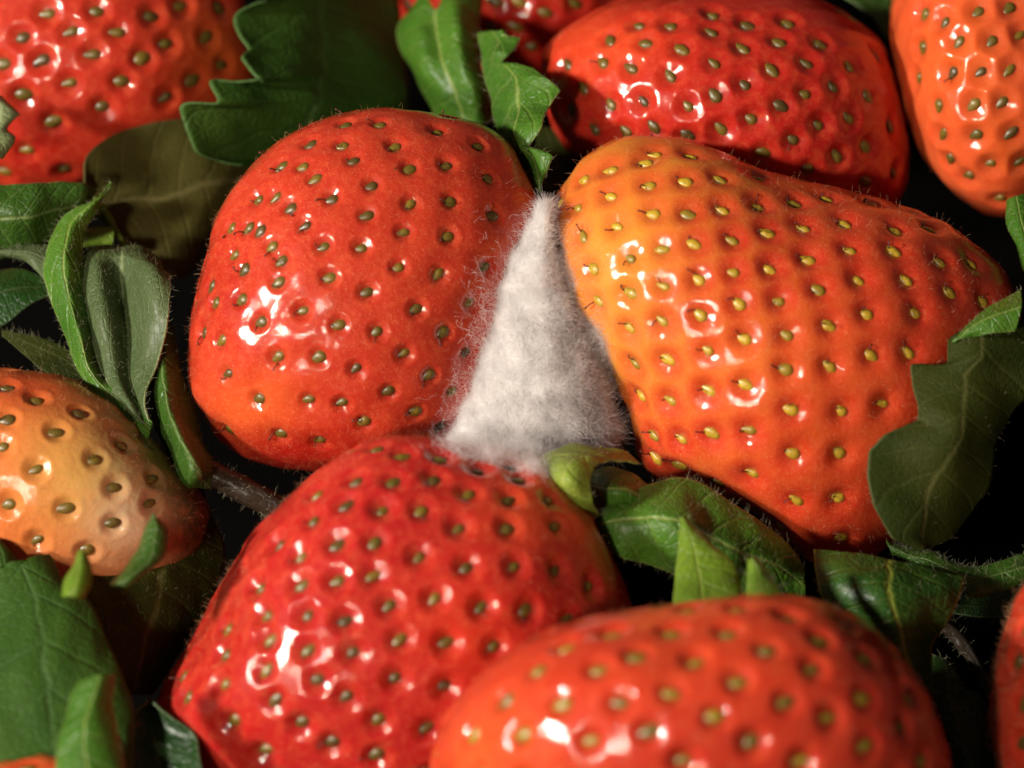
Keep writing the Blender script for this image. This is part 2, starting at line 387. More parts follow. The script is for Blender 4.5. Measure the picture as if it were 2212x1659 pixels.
B1 = berry('blurred red strawberry filling the top left corner, with a dark glossy patch',
  [(560,120),(550,210),(480,300),(380,370),(250,410),(100,430),(-60,410),(-200,330),(-300,150),(-300,-50),(-200,-250),(0,-330),(250,-300),(420,-200),(520,-60)],
  [(46,80),(100,26),(152,68),(212,21),(254,70),(327,33),(364,93),(395,10),(448,79),(200,119),(308,126),(88,131),(485,140),(150,180),(264,177),(420,175),(49,206),(222,235),(360,213),(115,268),(56,329),(138,374),(2,140),(5,378),(480,14)],
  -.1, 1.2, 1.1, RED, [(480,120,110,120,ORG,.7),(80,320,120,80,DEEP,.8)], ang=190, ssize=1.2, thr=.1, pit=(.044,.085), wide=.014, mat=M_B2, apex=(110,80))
B10 = berry('shaded deep red strawberry half hidden at the top edge behind the curled green leaf',
  [(825,-50),(850,50),(940,140),(1060,190),(1200,190),(1340,110),(1440,0),(1470,-120),(1380,-260),(1200,-340),(1000,-310),(870,-200)],
  [(1065,3),(1120,7),(1058,60),(1114,63),(1180,30),(1250,10),(1150,110),(870,10)],
  -.6, 1.2, 1.1, DEEP, (), ang=150, ssize=1.1, thr=0, mat=M_B2, N=240, Mf=90)
B4 = berry('dark red strawberry lying behind the big orange-red one, top centre right',
  [(1170,120),(1210,75),(1270,40),(1340,12),(1420,-5),(1550,-30),(1700,-25),(1800,10),(1870,55),(1915,100),(1945,180),(1965,260),(1970,340),(1960,420),(1900,470),(1780,480),(1650,460),(1500,420),(1350,380),(1240,340),(1190,280),(1168,200)],
  [(1449,46),(1314,80),(1393,89),(1473,103),(1216,140),(1296,133),(1358,143),(1445,161),(1251,192),(1317,227),(1387,219),(1484,229),(1223,240),(1279,283),(1349,290),(1410,280),(1377,44),(1541,26),(1616,44),(1706,42),(1538,65),(1606,98),(1686,84),(1776,88),(1543,131),(1671,149),(1611,178),(1746,133),(1842,135),(1543,205),(1742,201),(1807,184),(1690,227),(1882,203),(1625,259),(1557,283),(1777,271),(1839,254),(1485,297),(1716,304),(1930,273),(1650,334),(1881,318),(1814,339),(1749,371),(1872,395),(1938,378),(1900,115)],
  .5, 1.15, 1.1, (.46,.016,.010), [(1300,90,140,90,(.7,.07,.015),.8),(1850,280,160,160,DEEP,.8)], ang=140, smat=M_SO, ssize=1.05, thr=.05, mat=M_B2, wide=.014, pit=(.042,.082))  # spots put the lit left end and shaded right side into the colour
B5 = berry('orange strawberry with curved glints in the top right corner',
  [(1927,0),(1925,60),(1935,150),(1950,230),(1985,320),(2030,390),(2090,440),(2150,470),(2190,470),(2240,440),(2310,370),(2380,250),(2400,100),(2370,-80),(2280,-180),(2150,-230),(2030,-180),(1950,-90)],
  [(1989,31),(2033,45),(2115,21),(2183,12),(2066,89),(2145,84),(1984,103),(2208,73),(2049,156),(1975,168),(2120,154),(2183,150),(2022,229),(2103,229),(2169,224),(2028,294),(2108,294),(2187,289),(2138,360),(2089,388),(2045,350),(2162,434),(2208,355)],
  .7, 1.1, 1.0, (.68,.10,.028), [(2060,120,110,160,ORG,.8),(2180,320,60,90,ORG,.7)], ang=225, ssize=.95, thr=.05, mat=M_B2, wide=.014, pit=(.040,.085), apex=(2140,130))
B3 = berry('big orange-red strawberry with yellow seeds and wet glints, right of the white mould',
  [(1390,297),(1470,302),(1545,325),(1620,355),(1700,382),(1780,400),(1880,425),(1960,450),(2050,490),(2120,540),(2170,590),(2200,650),(2200,740),(2150,850),(2080,960),(2000,1080),(1930,1180),(1850,1218),(1760,1215),(1700,1170),(1640,1110),(1560,1070),(1480,1050),(1415,1035),(1380,1000),(1355,930),(1330,860),(1300,780),(1260,700),(1215,640),(1190,560),(1188,480),(1210,410),(1250,350),(1310,312)],
  [(1198,546),(1272,581),(1356,558),(1428,535),(1214,621),(1284,656),(1354,635),(1431,619),(1286,731),(1351,712),(1422,696),(1303,793),(1361,791),(1438,782),(1344,882),(1372,861),(1440,870),(1351,933),(1405,943),(1464,955),(1405,997),(1461,1015),(1414,322),(1396,338),(1312,360),(1401,395),(1483,383),(1253,381),(1316,415),(1239,444),(1410,458),(1487,454),(1330,485),(1253,506),(1202,432),(1496,325),(1560,380),(1641,376),(1562,444),(1641,434),(1718,429),(1788,423),(1499,523),(1583,513),(1660,497),(1739,486),(1828,472),(1937,488),(1882,430),(1669,573),(1747,551),(1839,535),(1935,535),(2038,560),(2012,486),(2103,560),(1585,584),(1510,602),(1861,600),(1772,621),(1961,598),(2057,630),(1597,654),(1686,646),(1513,681),(1881,675),(1984,672),(1795,702),(1609,733),(1704,723),(1527,759),(1886,768),(1970,761),(1700,800),(1798,793),(1609,835),(1525,847),(1711,889),(1823,892),(1912,875),(1531,941),(1616,936),(1714,987),(1819,983),(1622,1032),(1546,1053),(1721,1088),(1816,1081),(1818,1174),(1679,1144),(2134,647)],
  .35, 1.25, 1.2, (.56,.036,.013), [(1320,560,150,250,YEL,.85),(1600,760,230,110,ORG,.75),(1450,380,220,80,ORG,.7),(1780,900,200,160,(.72,.09,.018),.6)],
  net=.55, netcol=(.82,.36,.04), ang=150, agrad=(-1.5, -1), smat=M_SY, ssize=1.0, thr=.8, fuzz=1700, N=460, Mf=190, g0=1., rim=.0, pexp=2.1, wide=.018, pit=(.038,.084), apex=(1660,740), keep=4, halo=.35, halocol=(.55,.05,.010))
B2 = berry('smooth red strawberry with olive seeds at centre left, against the white mould',
  [(845,225),(925,232),(1000,245),(1065,265),(1105,295),(1140,350),(1170,410),(1188,470),(1165,560),(1125,680),(1095,800),(1060,900),(1000,970),(900,1005),(800,1015),(700,1015),(620,1010),(560,1000),(500,975),(450,930),(410,870),(398,800),(400,720),(415,640),(440,550),(465,460),(510,385),(570,320),(640,270),(720,238),(780,227)],
  [(602,352),(649,353),(735,304),(761,341),(665,303),(677,380),(620,443),(548,422),(590,418),(714,422),(654,483),(553,495),(527,488),(490,488),(581,527),(497,546),(695,528),(602,560),(520,580),(744,259),(597,607),(710,600),(448,616),(457,651),(513,646),(649,670),(558,695),(731,703),(427,719),(469,737),(595,775),(688,775),(770,801),(485,812),(556,868),(663,870),(737,879),(488,938),(604,947),(688,962),(781,531),(861,577),(950,591),(1053,576),(794,630),(901,667),(1022,654),(815,717),(964,721),(875,766),(1016,766),(931,814),(841,849),(985,850),(899,896),(787,920),(955,931),(822,261),(948,276),(855,308),(1037,306),(887,359),(967,350),(1062,380),(801,394),(887,434),(978,429),(1069,460),(792,462),(873,500),(971,509)],
  .55, 1.1, 1.1, (.50,.038,.015), [(560,880,110,80,ORG,.6),(470,620,70,90,DEEP,.6),(620,990,220,60,DEEP,.8),(850,560,200,160,(.56,.05,.018),.6)],  # deep spots paint the leaves' shadow at left and the shaded underside
  ang=205, smat=M_SG, thr=.6, fuzz=1300, apex=(720,660), N=440, Mf=170, pit=(.032,.058), wide=.030, keep=4)
B6 = berry('crimson strawberry in the bottom centre, under the mould and tapering down left',
  [(880,935),(960,945),(1040,975),(1120,1000),(1180,1020),(1240,1070),(1290,1130),(1330,1210),(1355,1290),(1358,1350),(1340,1430),(1290,1530),(1200,1650),(1060,1760),(850,1830),(650,1820),(470,1750),(370,1640),(325,1570),(345,1490),(390,1410),(435,1325),(480,1240),(540,1150),(610,1075),(680,1015),(760,965),(820,942)],
  [(813,962),(869,976),(953,982),(1020,976),(1102,999),(1037,1010),(764,1032),(848,1034),(938,1025),(1125,1027),(1015,1060),(1102,1067),(747,1085),(827,1095),(911,1101),(1191,1074),(675,1060),(1103,1137),(993,1137),(1207,1133),(672,1118),(808,1168),(725,1171),(641,1197),(592,1169),(905,1200),(1010,1222),(1115,1225),(1210,1228),(1280,1265),(806,1240),(726,1251),(641,1260),(550,1264),(940,1293),(1042,1312),(1145,1320),(842,1305),(744,1339),(660,1328),(565,1327),(1235,1340),(868,1382),(965,1392),(1070,1402),(763,1408),(660,1404),(574,1379),(476,1409),(480,1356),(569,1449),(474,1477),(390,1456),(684,1472),(855,1468),(965,1487),(592,1516),(497,1565),(394,1505),(749,1507),(820,1560),(925,1577),(648,1568),(714,1614),(815,1637),(567,1635),(521,1229)],
  -.05, 1.25, 1.15, CRIM, [(1180,1100,140,90,(.72,.09,.02),.7),(1000,1350,140,120,(.70,.05,.015),.5),(480,1400,120,200,DEEP,.6)],  # last spot: shade of the leaves on the left side, painted in
  ang=215, smat=M_SG, thr=.3, fuzz=2500, N=420, Mf=160, pit=(.042,.078), wide=.018, g0=1.0, apex=(760,1400), keep=6, fpow=1.6)
B7 = berry('large blurred red strawberry nearest the camera at the bottom right',
  [(1480,1290),(1560,1278),(1680,1278),(1780,1300),(1870,1345),(1950,1420),(2005,1500),(2040,1590),(2060,1680),(2030,1850),(1900,2000),(1700,2080),(1450,2080),(1200,2020),(1000,1880),(930,1740),(925,1650),(945,1570),(1000,1490),(1080,1420),(1180,1365),(1300,1325),(1400,1305)],
  [(1483,1312),(1595,1311),(1702,1323),(1448,1358),(1569,1358),(1832,1347),(1660,1398),(1772,1374),(1872,1417),(1758,1442),(1501,1421),(1597,1466),(1452,1491),(1700,1514),(1872,1501),(1972,1510),(1546,1549),(1800,1550),(1959,1571),(1629,1605),(1874,1613),(1478,1645),(1735,1647),(1998,1648),(1160,1440),(1290,1437),(1375,1407),(1085,1505),(1210,1517),(1335,1513),(1270,1600),(1405,1582),(1125,1585),(1320,1358),(1010,1590),(1215,1390)],
  .9, 1.5, 1.2, (.50,.034,.014), [(1080,1620,130,120,ORG,.55),(1500,1420,260,120,(.68,.07,.016),.5),(1950,1550,120,150,DEEP,.5)],  # orange spot paints the lit left, deep spot the shaded right
  ang=190, smat=M_SY2, ssize=1.12, thr=.05, mat=M_B2, g0=1., wide=.014, pit=(.042,.080), fuzz=1000)
B8 = berry('half ripe yellow and orange strawberry at the left edge with a dark withered side',
  [(0,800),(60,805),(140,820),(220,860),(290,920),(355,980),(420,1050),(450,1110),(425,1190),(340,1250),(240,1300),(100,1320),(-50,1300),(-180,1200),(-240,1050),(-200,900),(-100,820)],
  [(82,856),(175,889),(17,903),(122,927),(269,955),(206,990),(318,952),(77,1013),(248,1053),(334,1032),(17,1092),(142,1099),(329,1089),(16,828),(80,1171),(245,1134),(187,1193),(3,962)],
  -.12, 1.0, 1.0, (.60,.13,.03), [(190,1020,150,150,(.54,.31,.07),.95),(300,930,100,130,(.27,.20,.075),.95),(410,1120,100,200,(.06,.045,.015),1),(270,1130,80,90,(.55,.38,.22),.85),(60,830,110,50,(.5,.05,.015),.8),(230,1200,110,50,(.5,.22,.09),.7)],
  ang=190, smat=M_SO, ssize=1.1, thr=.35, mat=M_B3, pit=(.034,.07), fuzz=1200, apex=(90,1050), halocol=(.30,.10,.02))
B9 = berry('fuzzy red strawberry just showing at the lower right edge',
  [(2260,1215),(2205,1280),(2172,1370),(2150,1480),(2145,1580),(2165,1680),(2230,1760),(2360,1790),(2480,1700),(2530,1560),(2510,1400),(2420,1260),(2330,1210)],
  [(2190,1428),(2205,1520),(2200,1610),(2212,1350)],
  .2, 1.0, 1.0, RED, (), ang=200, ssize=1.1, thr=.1, mat=M_B2, fuzz=4000, N=260, Mf=100)
B11 = berry('strawberry of which a red sliver shows at the bottom left below the blurred leaves',
  [(130,1637),(230,1655),(330,1720),(380,1820),(360,1950),(250,2040),(100,2060),(-50,2020),(-130,1900),(-120,1770),(-40,1680),(40,1645)],
  [(60,1652),(180,1655)], .1, .9, .9, (.7,.08,.02), (), ang=200, thr=0, mat=M_B2, N=220, Mf=80)

# ------------------------------------------------------------------ mould
mo = [(1184,440),(1144,485),(1102,552),(1070,615),(1052,680),(1032,750),(1010,820),(990,880),(974,925),(988,955),(1050,980),(1100,1005),(1160,1010),(1215,990),(1265,985),(1312,972),(1338,940),(1320,880),(1296,800),(1266,720),(1228,650),(1196,590),(1190,500)]
V, Q, T, cen, ax = blob(mo, (1150,820), .70, .24, .7, 200, 70, 30, 5)
n = vnormals(V, Q, T)
if ((V-cen)*n).sum() < 0: n = -n; Q = Q[:, ::-1]; T = T[:, ::-1]
pj = proj(V); V = V+n*(lump(V, .022, 6, 5)+lump(V, .014, 18, 6))[:, None]-ax*np.clip((pj[:, 0]-1200)/150, -.2, 1.2)[:, None]*.08
# the patch narrows upwards: keep its upper tip thin
n = vnormals(V, Q, T)
moff = cen-ax*.4
mroot = empty('mould', moff, 'fluffy white mould growing between the two middle strawberries', 'mould')
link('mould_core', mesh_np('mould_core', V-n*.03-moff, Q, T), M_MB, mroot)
fr = np.where((V-cen)@ax > -.25)[0]
a = Q; qa = np.linalg.norm(np.cross(V[Q[:, 2]]-V[Q[:, 0]], V[Q[:, 3]]-V[Q[:, 1]]), axis=1)
ok = ((V[Q].mean(1)-cen)@ax > -.25); qa = qa*ok
def sample(V, Q, n, N, qa):
    k = rng.choice(len(Q), N, p=qa/qa.sum()); u = rng.random((N, 1)); v = rng.random((N, 1))
    p = V[Q[k, 0]]*(1-u)*(1-v)+V[Q[k, 1]]*u*(1-v)+V[Q[k, 2]]*u*v+V[Q[k, 3]]*(1-u)*v
    return p, n[Q[k, 0]]
p, nn = sample(V, Q, n, 170000, qa)
clump = np.stack([lump(p, 1, 11, 20+i)+lump(p, .8, 24, 40+i) for i in range(3)], -1)
d = nn*.6+clump*.5+rng.normal(size=p.shape)*.55; d /= np.linalg.norm(d, axis=1)[:, None]
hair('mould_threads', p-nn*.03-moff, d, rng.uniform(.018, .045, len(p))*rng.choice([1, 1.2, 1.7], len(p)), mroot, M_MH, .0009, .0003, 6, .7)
p, nn = sample(V, Q, n, 900, qa)
d = nn*.6+rng.normal(size=p.shape)*.6; d /= np.linalg.norm(d, axis=1)[:, None]
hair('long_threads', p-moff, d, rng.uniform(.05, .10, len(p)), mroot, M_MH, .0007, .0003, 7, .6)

# fine threads creeping from the mould over its neighbours
def creep(B, regions, N):
    root, Vb, nb, _ = B; pb = proj(Vb); vis = ((CAM-Vb)*nb).sum(1) > 0
    P, D = [], []
    for x, y, rx, ry, f in regions:
        g = np.exp(-((pb[:, 0]-x)/rx)**2-((pb[:, 1]-y)/ry)**2)*vis
        k = rng.choice(len(Vb), int(N*f), p=g/g.sum())
        j = nb[k]*.35+rng.normal(size=(len(k), 3))*.6; j /= np.linalg.norm(j, axis=1)[:, None]
        P.append(Vb[k]+rng.normal(size=(len(k), 3))*.008+nb[k]*.002); D.append(j)
    P = np.vstack(P); D = np.vstack(D)
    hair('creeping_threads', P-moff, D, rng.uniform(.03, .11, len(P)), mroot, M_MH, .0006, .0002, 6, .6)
creep(B6, [(1080, 985, 70, 14, .6), (1000, 966, 50, 10, .2), (1150, 1010, 30, 16, .3)], 2600)
creep(B2, [(1040, 720, 28, 130, .7), (1000, 900, 30, 60, .6), (1120, 540, 20, 60, .15)], 1100)
creep(B3, [(1225, 650, 16, 90, .6), (1290, 850, 16, 90, .7)], 3600)

# ------------------------------------------------------------------ leaves
HS = .3
def leaf(rows, mat, parent=None, name='leaf', label=None, cat='leaf', nr=60, nc=24, sharp=True, bulge=0., hairs=0, hlen=.07, thick=.018, t=0., rip=.019, group=None, soft=1):
    R = [[(c+(0,))[:3] if len(c) < 3 else c for c in r] for r in rows]
    R = np.array([[(*c[:2], c[2] if len(c) > 2 else 0) for c in r] for r in rows], float)
    G = linr(R, nr) if sharp else crom(R, nr)
    if sharp:                                  # soften the line of the teeth a little
        for _ in range(soft): G[1:-1] = G[1:-1]*.6+.2*(G[:-2]+G[2:])
    G = crom(np.swapaxes(G, 0, 1), nc); G = np.swapaxes(G, 0, 1)
    u = np.linspace(0, 1, nc)[None, :]; v = np.linspace(0, 1, nr)[:, None]
    tt = G[..., 2]+t+bulge*np.sin(math.pi*u)
    Wd = W(G[..., 0], G[..., 1], tt)
    n = np.cross(np.gradient(Wd, axis=0), np.gradient(Wd, axis=1)); n /= np.maximum(np.linalg.norm(n, axis=2), 1e-9)[..., None]
    sd = int(abs(R[0, 0, 0])*7+R[-1, -1, 1]) % 1000
    Wd = Wd+n*(lump(Wd.reshape(-1, 3), rip, 5, sd)+lump(Wd.reshape(-1, 3), rip*.5, 13, sd+1)).reshape(nr, nc)[..., None]
    V = Wd.reshape(-1, 3); I = np.arange(nr*nc).reshape(nr, nc)
    Q = np.stack([I[:-1, :-1], I[1:, :-1], I[1:, 1:], I[:-1, 1:]], -1).reshape(-1, 4)
    if parent is None:
        off = V[I[-1, nc//2]].copy()
    else: off = np.array(parent.location)
    me = mesh_np(name, V-off, Q)
    uvl = me.uv_layers.new(name='UVMap'); UVv = np.stack(np.broadcast_arrays(u, v), -1).reshape(-1, 2)
    uvl.data.foreach_set('uv', UVv[Q.ravel()].astype(np.float32).ravel())
    o = link(name, me, mat, parent)
    m = o.modifiers.new('thickness', 'SOLIDIFY'); m.thickness = thick; m.offset = 0
    if parent is None:
        o.location = off; o['label'] = label; o['category'] = cat
        if group: o['group'] = group
        hp = o
    hairs = int(hairs*HS)
    if hairs:
        N = n.reshape(-1, 3); N = np.where(((CAM-V)*N).sum(1)[:, None] > 0, N, -N)
        qa = np.linalg.norm(np.cross(V[Q[:, 2]]-V[Q[:, 0]], V[Q[:, 3]]-V[Q[:, 1]]), axis=1)+1e-9
        p, nn = sample(V, Q, N, hairs, qa)
        k = rng.choice(np.concatenate([I[:, 0], I[:, -1]]), hairs//3)
        ed = np.where(np.isin(k, I[:, 0])[:, None], 1, -1)
        cdir = (Wd[:, 0]-Wd[:, -1]); cdir /= np.maximum(np.linalg.norm(cdir, axis=1), 1e-6)[:, None]
        ed = cdir[k//nc]*ed
        jit = lambda m: rng.normal(size=(m, 3))*.35
        base = UP*.3-RT*.2
        d1 = nn*.5+base+jit(len(p)); d2 = ed*.8+N[k]*.3+base*.5+jit(len(k))
        P = np.vstack([p, V[k]]); D = np.vstack([d1, d2]); D /= np.linalg.norm(D, axis=1)[:, None]
        if parent is None:
            hair('leaf_hair', P-off, D, rng.uniform(.3, 1, len(P))*hlen, o, M_LH, .0006, .0002, 4, .25)
        else:
            hair('leaf_hair', P-V[0]*0-off, D, rng.uniform(.3, 1, len(P))*hlen, o, M_LH, .0006, .0002, 4, .25)
    return o
def stem(pts, mat, label=None, name='stem', parent=None, cat='stem', nu=20, hairs=0):
    P = np.array([W(a, b, c) for a, b, c, r in pts]); R = np.array([r for *_, r in pts])
    P = crom(P, 40); R = crom(R[:, None], 40)[:, 0]
    V, Q, T = tube_np(P, R*.00342, nu)
    off = P[-1].copy() if parent is None else np.array(parent.location)
    n = vnormals(V, Q, T); c = P[np.minimum(np.arange(len(V))//nu, 39)]
    if ((V-c)*n).sum() < 0: n = -n
    V = V+n*lump(V, .006, 12, 3)[:, None]
    me = mesh_np(name, V-off, Q, T)
    me.uv_layers.new(name='UVMap')
    o = link(name, me, mat, parent)
    if parent is None: o.location = off; o['label'] = label; o['category'] = cat
    if hairs:
        qa = np.ones(len(Q)); p, nn = sample(V, Q, n, hairs, qa)
        d = nn*.6+rng.normal(size=p.shape)*.4; d /= np.linalg.norm(d, axis=1)[:, None]
        hair('stem_hair', p-off, d, rng.uniform(.02, .06, len(p)), o, M_LH, .0008, .0003, 4, .2)
    return o

# --- top
leaf([[(575,8,0.99),(700,-20,0.45),(850,-30,-0.20)],[(504,31,1.03),(690,20,0.45),(858,0,-0.20)],[(520,75,1.02),(690,60,0.45),(865,40,-0.20)],[(543,105,1.01),(700,90,0.45),(870,80,-0.20)],[(518,124,1.03),(700,110,0.45),(872,110,-0.20)],[(545,155,1.01),(700,140,0.45),(875,135,-0.20)],[(574,178,0.99),(700,165,0.45),(878,160,-0.20)],[(444,168,1.07),(690,190,0.45),(880,190,-0.20)],[(476,224,1.05),(690,215,0.45),(880,215,-0.20)],[(385,226,1.10),(660,240,0.45),(880,240,-0.20)],[(402,280,0.87),(640,290,0.23),(870,270,-0.42)],[(423,335,0.64),(600,340,0.01),(860,300,-0.64)],[(520,360,0.36),(640,370,-0.21),(840,330,-0.86)]],
     G_SOFT, label='dark serrated leaf at the top, between the top left strawberry and the curled leaf', nr=110, bulge=.05, soft=6)
leaf([[(182,400,.3),(190,420,.2),(205,440,.1)],[(188,335,.3),(225,440,.15),(260,520,0)],[(250,290,.3),(300,430,.1),(320,560,-.1)],[(330,272,.2),(380,420,.05),(365,600,-.2)],[(420,262,.1),(450,400,0),(410,590,-.3)],[(520,290,-.1),(520,390,-.2),(450,520,-.4)],[(600,300,-.3),(590,360,-.4),(500,440,-.5)]],
     G_BROWN, label='flat brownish olive leaf lying in shade below the top left strawberry', sharp=False)
leaf([[(905,5,.3),(920,-10,.5),(943,22,.55),(975,-25,.6),(1040,-25,.5)],[(860,50,.2),(900,40,.5),(943,45,.55),(985,20,.75),(1038,20,.55)],[(857,90,.2),(905,85,.55),(950,90,.55),(990,75,.8),(1036,75,.6)],[(876,140,.1),(915,140,.5),(960,145,.55),(1000,140,.75),(1034,140,.6)],[(908,196,0),(945,200,.35),(985,205,.45),(1025,200,.6),(1062,200,.5)],[(935,245,-.1),(970,258,.1),(1000,262,.2),(1035,268,.3),(1075,266,.2)]],
     G_BRIGHT, label='bright green curled leaf with two fingers reaching the top edge', sharp=False, bulge=.08)
leaf([[(1036,72,0.99),(1060,66,1.12),(1085,70,1.29)],[(1034,90,0.99),(1075,88,1.22),(1126,80,1.35)],[(1034,115,0.99),(1065,112,1.22),(1106,112,1.34)],[(1036,138,0.99),(1060,135,1.12),(1082,134,1.28)],[(1042,155,0.99),(1090,140,1.27),(1145,140,1.53)],[(1050,180,0.99),(1110,165,1.37),(1180,168,1.64)],[(1056,200,0.99),(1120,200,1.37),(1211,194,1.59)],[(1066,235,0.99),(1120,235,1.32),(1183,231,1.57)],[(1078,275,1.04),(1120,275,1.42),(1172,280,1.65)],[(1096,312,1.09),(1118,315,1.37),(1140,318,1.52)],[(1108,330,1.14),(1135,322,1.47),(1160,322,1.60)],[(1122,345,1.14),(1152,342,1.47),(1194,335,1.64)],[(1138,372,1.14),(1160,370,1.42),(1184,369,1.53)],[(1155,408,1.14),(1162,412,1.27),(1168,416,1.28)]],
     G_BRIGHT, label='toothed green leaf edge running down to the tip of the white mould', nr=120, bulge=.06, hairs=900)
leaf([[(1158,292,.1),(1175,280,.1),(1190,282,.1)],[(1162,340,.1),(1195,330,.1),(1225,325,.1)],[(1170,400,.15),(1212,385,.15),(1250,370,.1)],[(1185,445,.2),(1215,430,.2),(1252,400,.1)],[(1198,470,.2),(1215,460,.2),(1240,440,.1)]],
     G_OLIVE, label='small olive green leaf tucked behind the toothed leaf, above the mould tip')
leaf([[(-60,200),(-20,200),(5,205)],[(-60,225),(0,225),(40,238)],[(-60,250),(0,250),(44,250)],[(-60,280),(-10,280),(18,278)],[(-60,300),(-10,300),(32,300)],[(-60,345),(-30,345),(2,342)]],
     G_PALE, label='pale blurred leaf tip at the left edge in front of the top left strawberry', t=1.1, bulge=.1, sharp=False)
leaf([[(1790,-30),(1850,-30),(1925,-30)],[(1850,12),(1885,10),(1922,10)],[(1885,38),(1905,35),(1928,40)],[(1915,80),(1922,80),(1932,88)]],
     G_MID, label='blurred green leaf in the gap between the two top right strawberries', t=.1)
# --- left
leaf([[(-40,402,.9),(-40,470,.7),(-40,560,.3)],[(60,398,.9),(60,470,.7),(50,550,.3)],[(130,395,.8),(120,450,.6),(110,530,.3)],[(185,400,.7),(170,440,.5),(150,490,.2)],[(208,412,.5),(195,430,.4),(185,450,.2)]],
     G_MID, label='broad green leaf with pale upper rim, under the top left strawberry', sharp=False, bulge=.1)
leaf([[(238,388,.85),(239,390,.85),(241,389,.85)],[(205,425,.85),(220,420,.9),(235,412,.85)],[(165,450,.8),(190,450,.9),(215,448,.8)],[(128,490,.7),(155,485,.85),(185,490,.75)],[(108,540,.7),(140,540,.85),(174,535,.7)],[(104,600,.6),(140,600,.8),(175,590,.65)],[(118,670,.55),(155,670,.75),(188,660,.6)],[(140,740,.5),(175,740,.7),(206,730,.55)],[(165,800,.5),(192,800,.6),(212,790,.5)],[(215,860,.5),(235,850,.5),(235,835,.5)],[(270,905,.5),(285,890,.5),(285,860,.5)],[(320,950,.5),(325,930,.5),(330,915,.5)]],
     G_BRIGHT, label='pointed upright green blade standing over the yellow strawberry', sharp=False, nr=90, hairs=1500, hlen=.06)
leaf([[(-30,541),(-30,544),(-30,547)],[(0,541),(10,545),(15,552)],[(50,535),(60,548),(55,565)],[(90,532),(105,560),(90,600)],[(130,530),(140,570),(105,640)],[(150,540),(155,600),(125,680)]],
     G_GREY, label='hairy grey green leaf point reaching the left edge from the pointed blade', t=.5, sharp=False, hairs=350, hlen=.06, bulge=.06)
leaf([[(165,545,0),(205,528,.1),(255,528,.15),(310,534,.3),(345,562,.3)],[(166,560,.35),(207,550,.45),(258,548,.5),(318,555,.65),(357,590,.6)],[(170,600,.35),(210,590,.55),(260,585,.4),(320,590,.75),(366,625,.7)],[(185,680,.3),(225,670,.5),(270,665,.3),(320,670,.6),(364,690,.65)],[(205,760,.3),(240,755,.4),(275,750,.25),(312,750,.45),(348,760,.5)],[(235,830,.3),(258,825,.35),(280,820,.25),(302,820,.35),(322,830,.4)],[(280,890,.3),(288,885,.35),(297,880,.3),(303,880,.3),(312,885,.35)],[(318,928,.3),(320,927,.3),(322,926,.3),(324,926,.3),(326,926,.3)]],
     G_GREY, t=.2, label='folded hairy leaf with a rolled top, between the pointed blade and the centre left strawberry', sharp=False, nr=90, nc=40, hairs=1300, hlen=.06)
leaf([[(172,500),(172,512),(172,530)],[(210,493),(210,510),(210,530)],[(244,490),(246,505),(243,528)]], G_LIME, label='small yellow green leaf stub behind the pointed blade', t=.2, bulge=.05, sharp=False)
stem([(205,430,.3,9),(232,465,.25,8),(268,530,.1,7)], G_LIME, label='thin yellow green stalk crossing behind the pointed blade')
leaf([[(350,686,0.28),(354,688,0.28),(358,690,0.28)],[(334,735,0.33),(355,735,0.48),(370,712,0.38)],[(312,805,0.28),(350,800,0.53),(385,770,0.38)],[(320,875,0.23),(360,870,0.53),(398,835,0.33)],[(332,927,0.23),(375,920,0.63),(420,885,0.28)],[(362,985,0.18),(400,970,0.63),(443,945,0.23)],[(392,1043,0.08),(425,1025,0.53),(470,1000,0.13)],[(425,1054,-0.02),(450,1048,0.08),(475,1030,-0.02)]],
     G_MID, label='narrow glossy green leaf curled beside the centre left strawberry', sharp=False, hairs=500, bulge=.08, hlen=.05)
stem([(420,1000,.3,24),(480,1035,.25,26),(550,1070,.2,27),(640,1120,0,25),(720,1160,-.2,22)], M_STEM, label='dark brown hairy stem under the centre left strawberry', hairs=200)
leaf([[(-40,590),(-40,650),(-40,720)],[(30,580),(30,630),(20,690)],[(70,590),(75,625),(70,660)],[(110,610),(112,620),(108,640)]], G_DARK, label='dark green leaf in shade at the left edge below the hairy leaf point', t=.2, sharp=False)
leaf([[(5,715),(5,720),(5,728)],[(50,728),(55,745),(60,775)],[(90,735),(100,765),(95,805)],[(140,755),(150,790),(150,830)],[(200,800),(210,840),(220,880)]], G_OLIVE, label='dim olive leaf tip just above the yellow strawberry', t=.1, sharp=False, hairs=500)
leaf([[(330,1108),(331,1110),(333,1110)],[(308,1150),(335,1140),(362,1138)],[(298,1180),(330,1175),(367,1168)],[(282,1205),(320,1210),(355,1210)],[(262,1235),(290,1240),(325,1235)],[(240,1265),(260,1265),(280,1258)]], G_MID, name='leaf', label='small oval green leaf lying on the dark side of the yellow strawberry', t=1.15, bulge=.1, sharp=False)
leaf([[(340,1040,-.1),(395,1015,-.2),(430,1030,-.3)],[(300,1150,0),(390,1120,-.2),(460,1130,-.4)],[(200,1230,.1),(350,1230,-.2),(482,1200,-.5)],[(190,1300,.2),(330,1320,-.2),(440,1320,-.6)],[(220,1400,.1),(310,1400,-.2),(380,1420,-.6)],[(260,1500,0),(290,1500,-.2),(320,1500,-.4)]], G_OLIVE, label='large withered brown leaf in shade between the yellow and the crimson strawberry', sharp=False, hairs=600, hlen=.06, bulge=.1)
leaf([[(170,1192),(176,1192),(184,1196)],[(158,1225),(172,1225),(190,1220)],[(142,1258),(165,1262),(186,1258)],[(140,1290),(155,1292),(165,1290)]], G_LIME, label='tiny bright lime leaf below the yellow strawberry, by the big blurred leaf', t=1.3, bulge=.08, sharp=False)
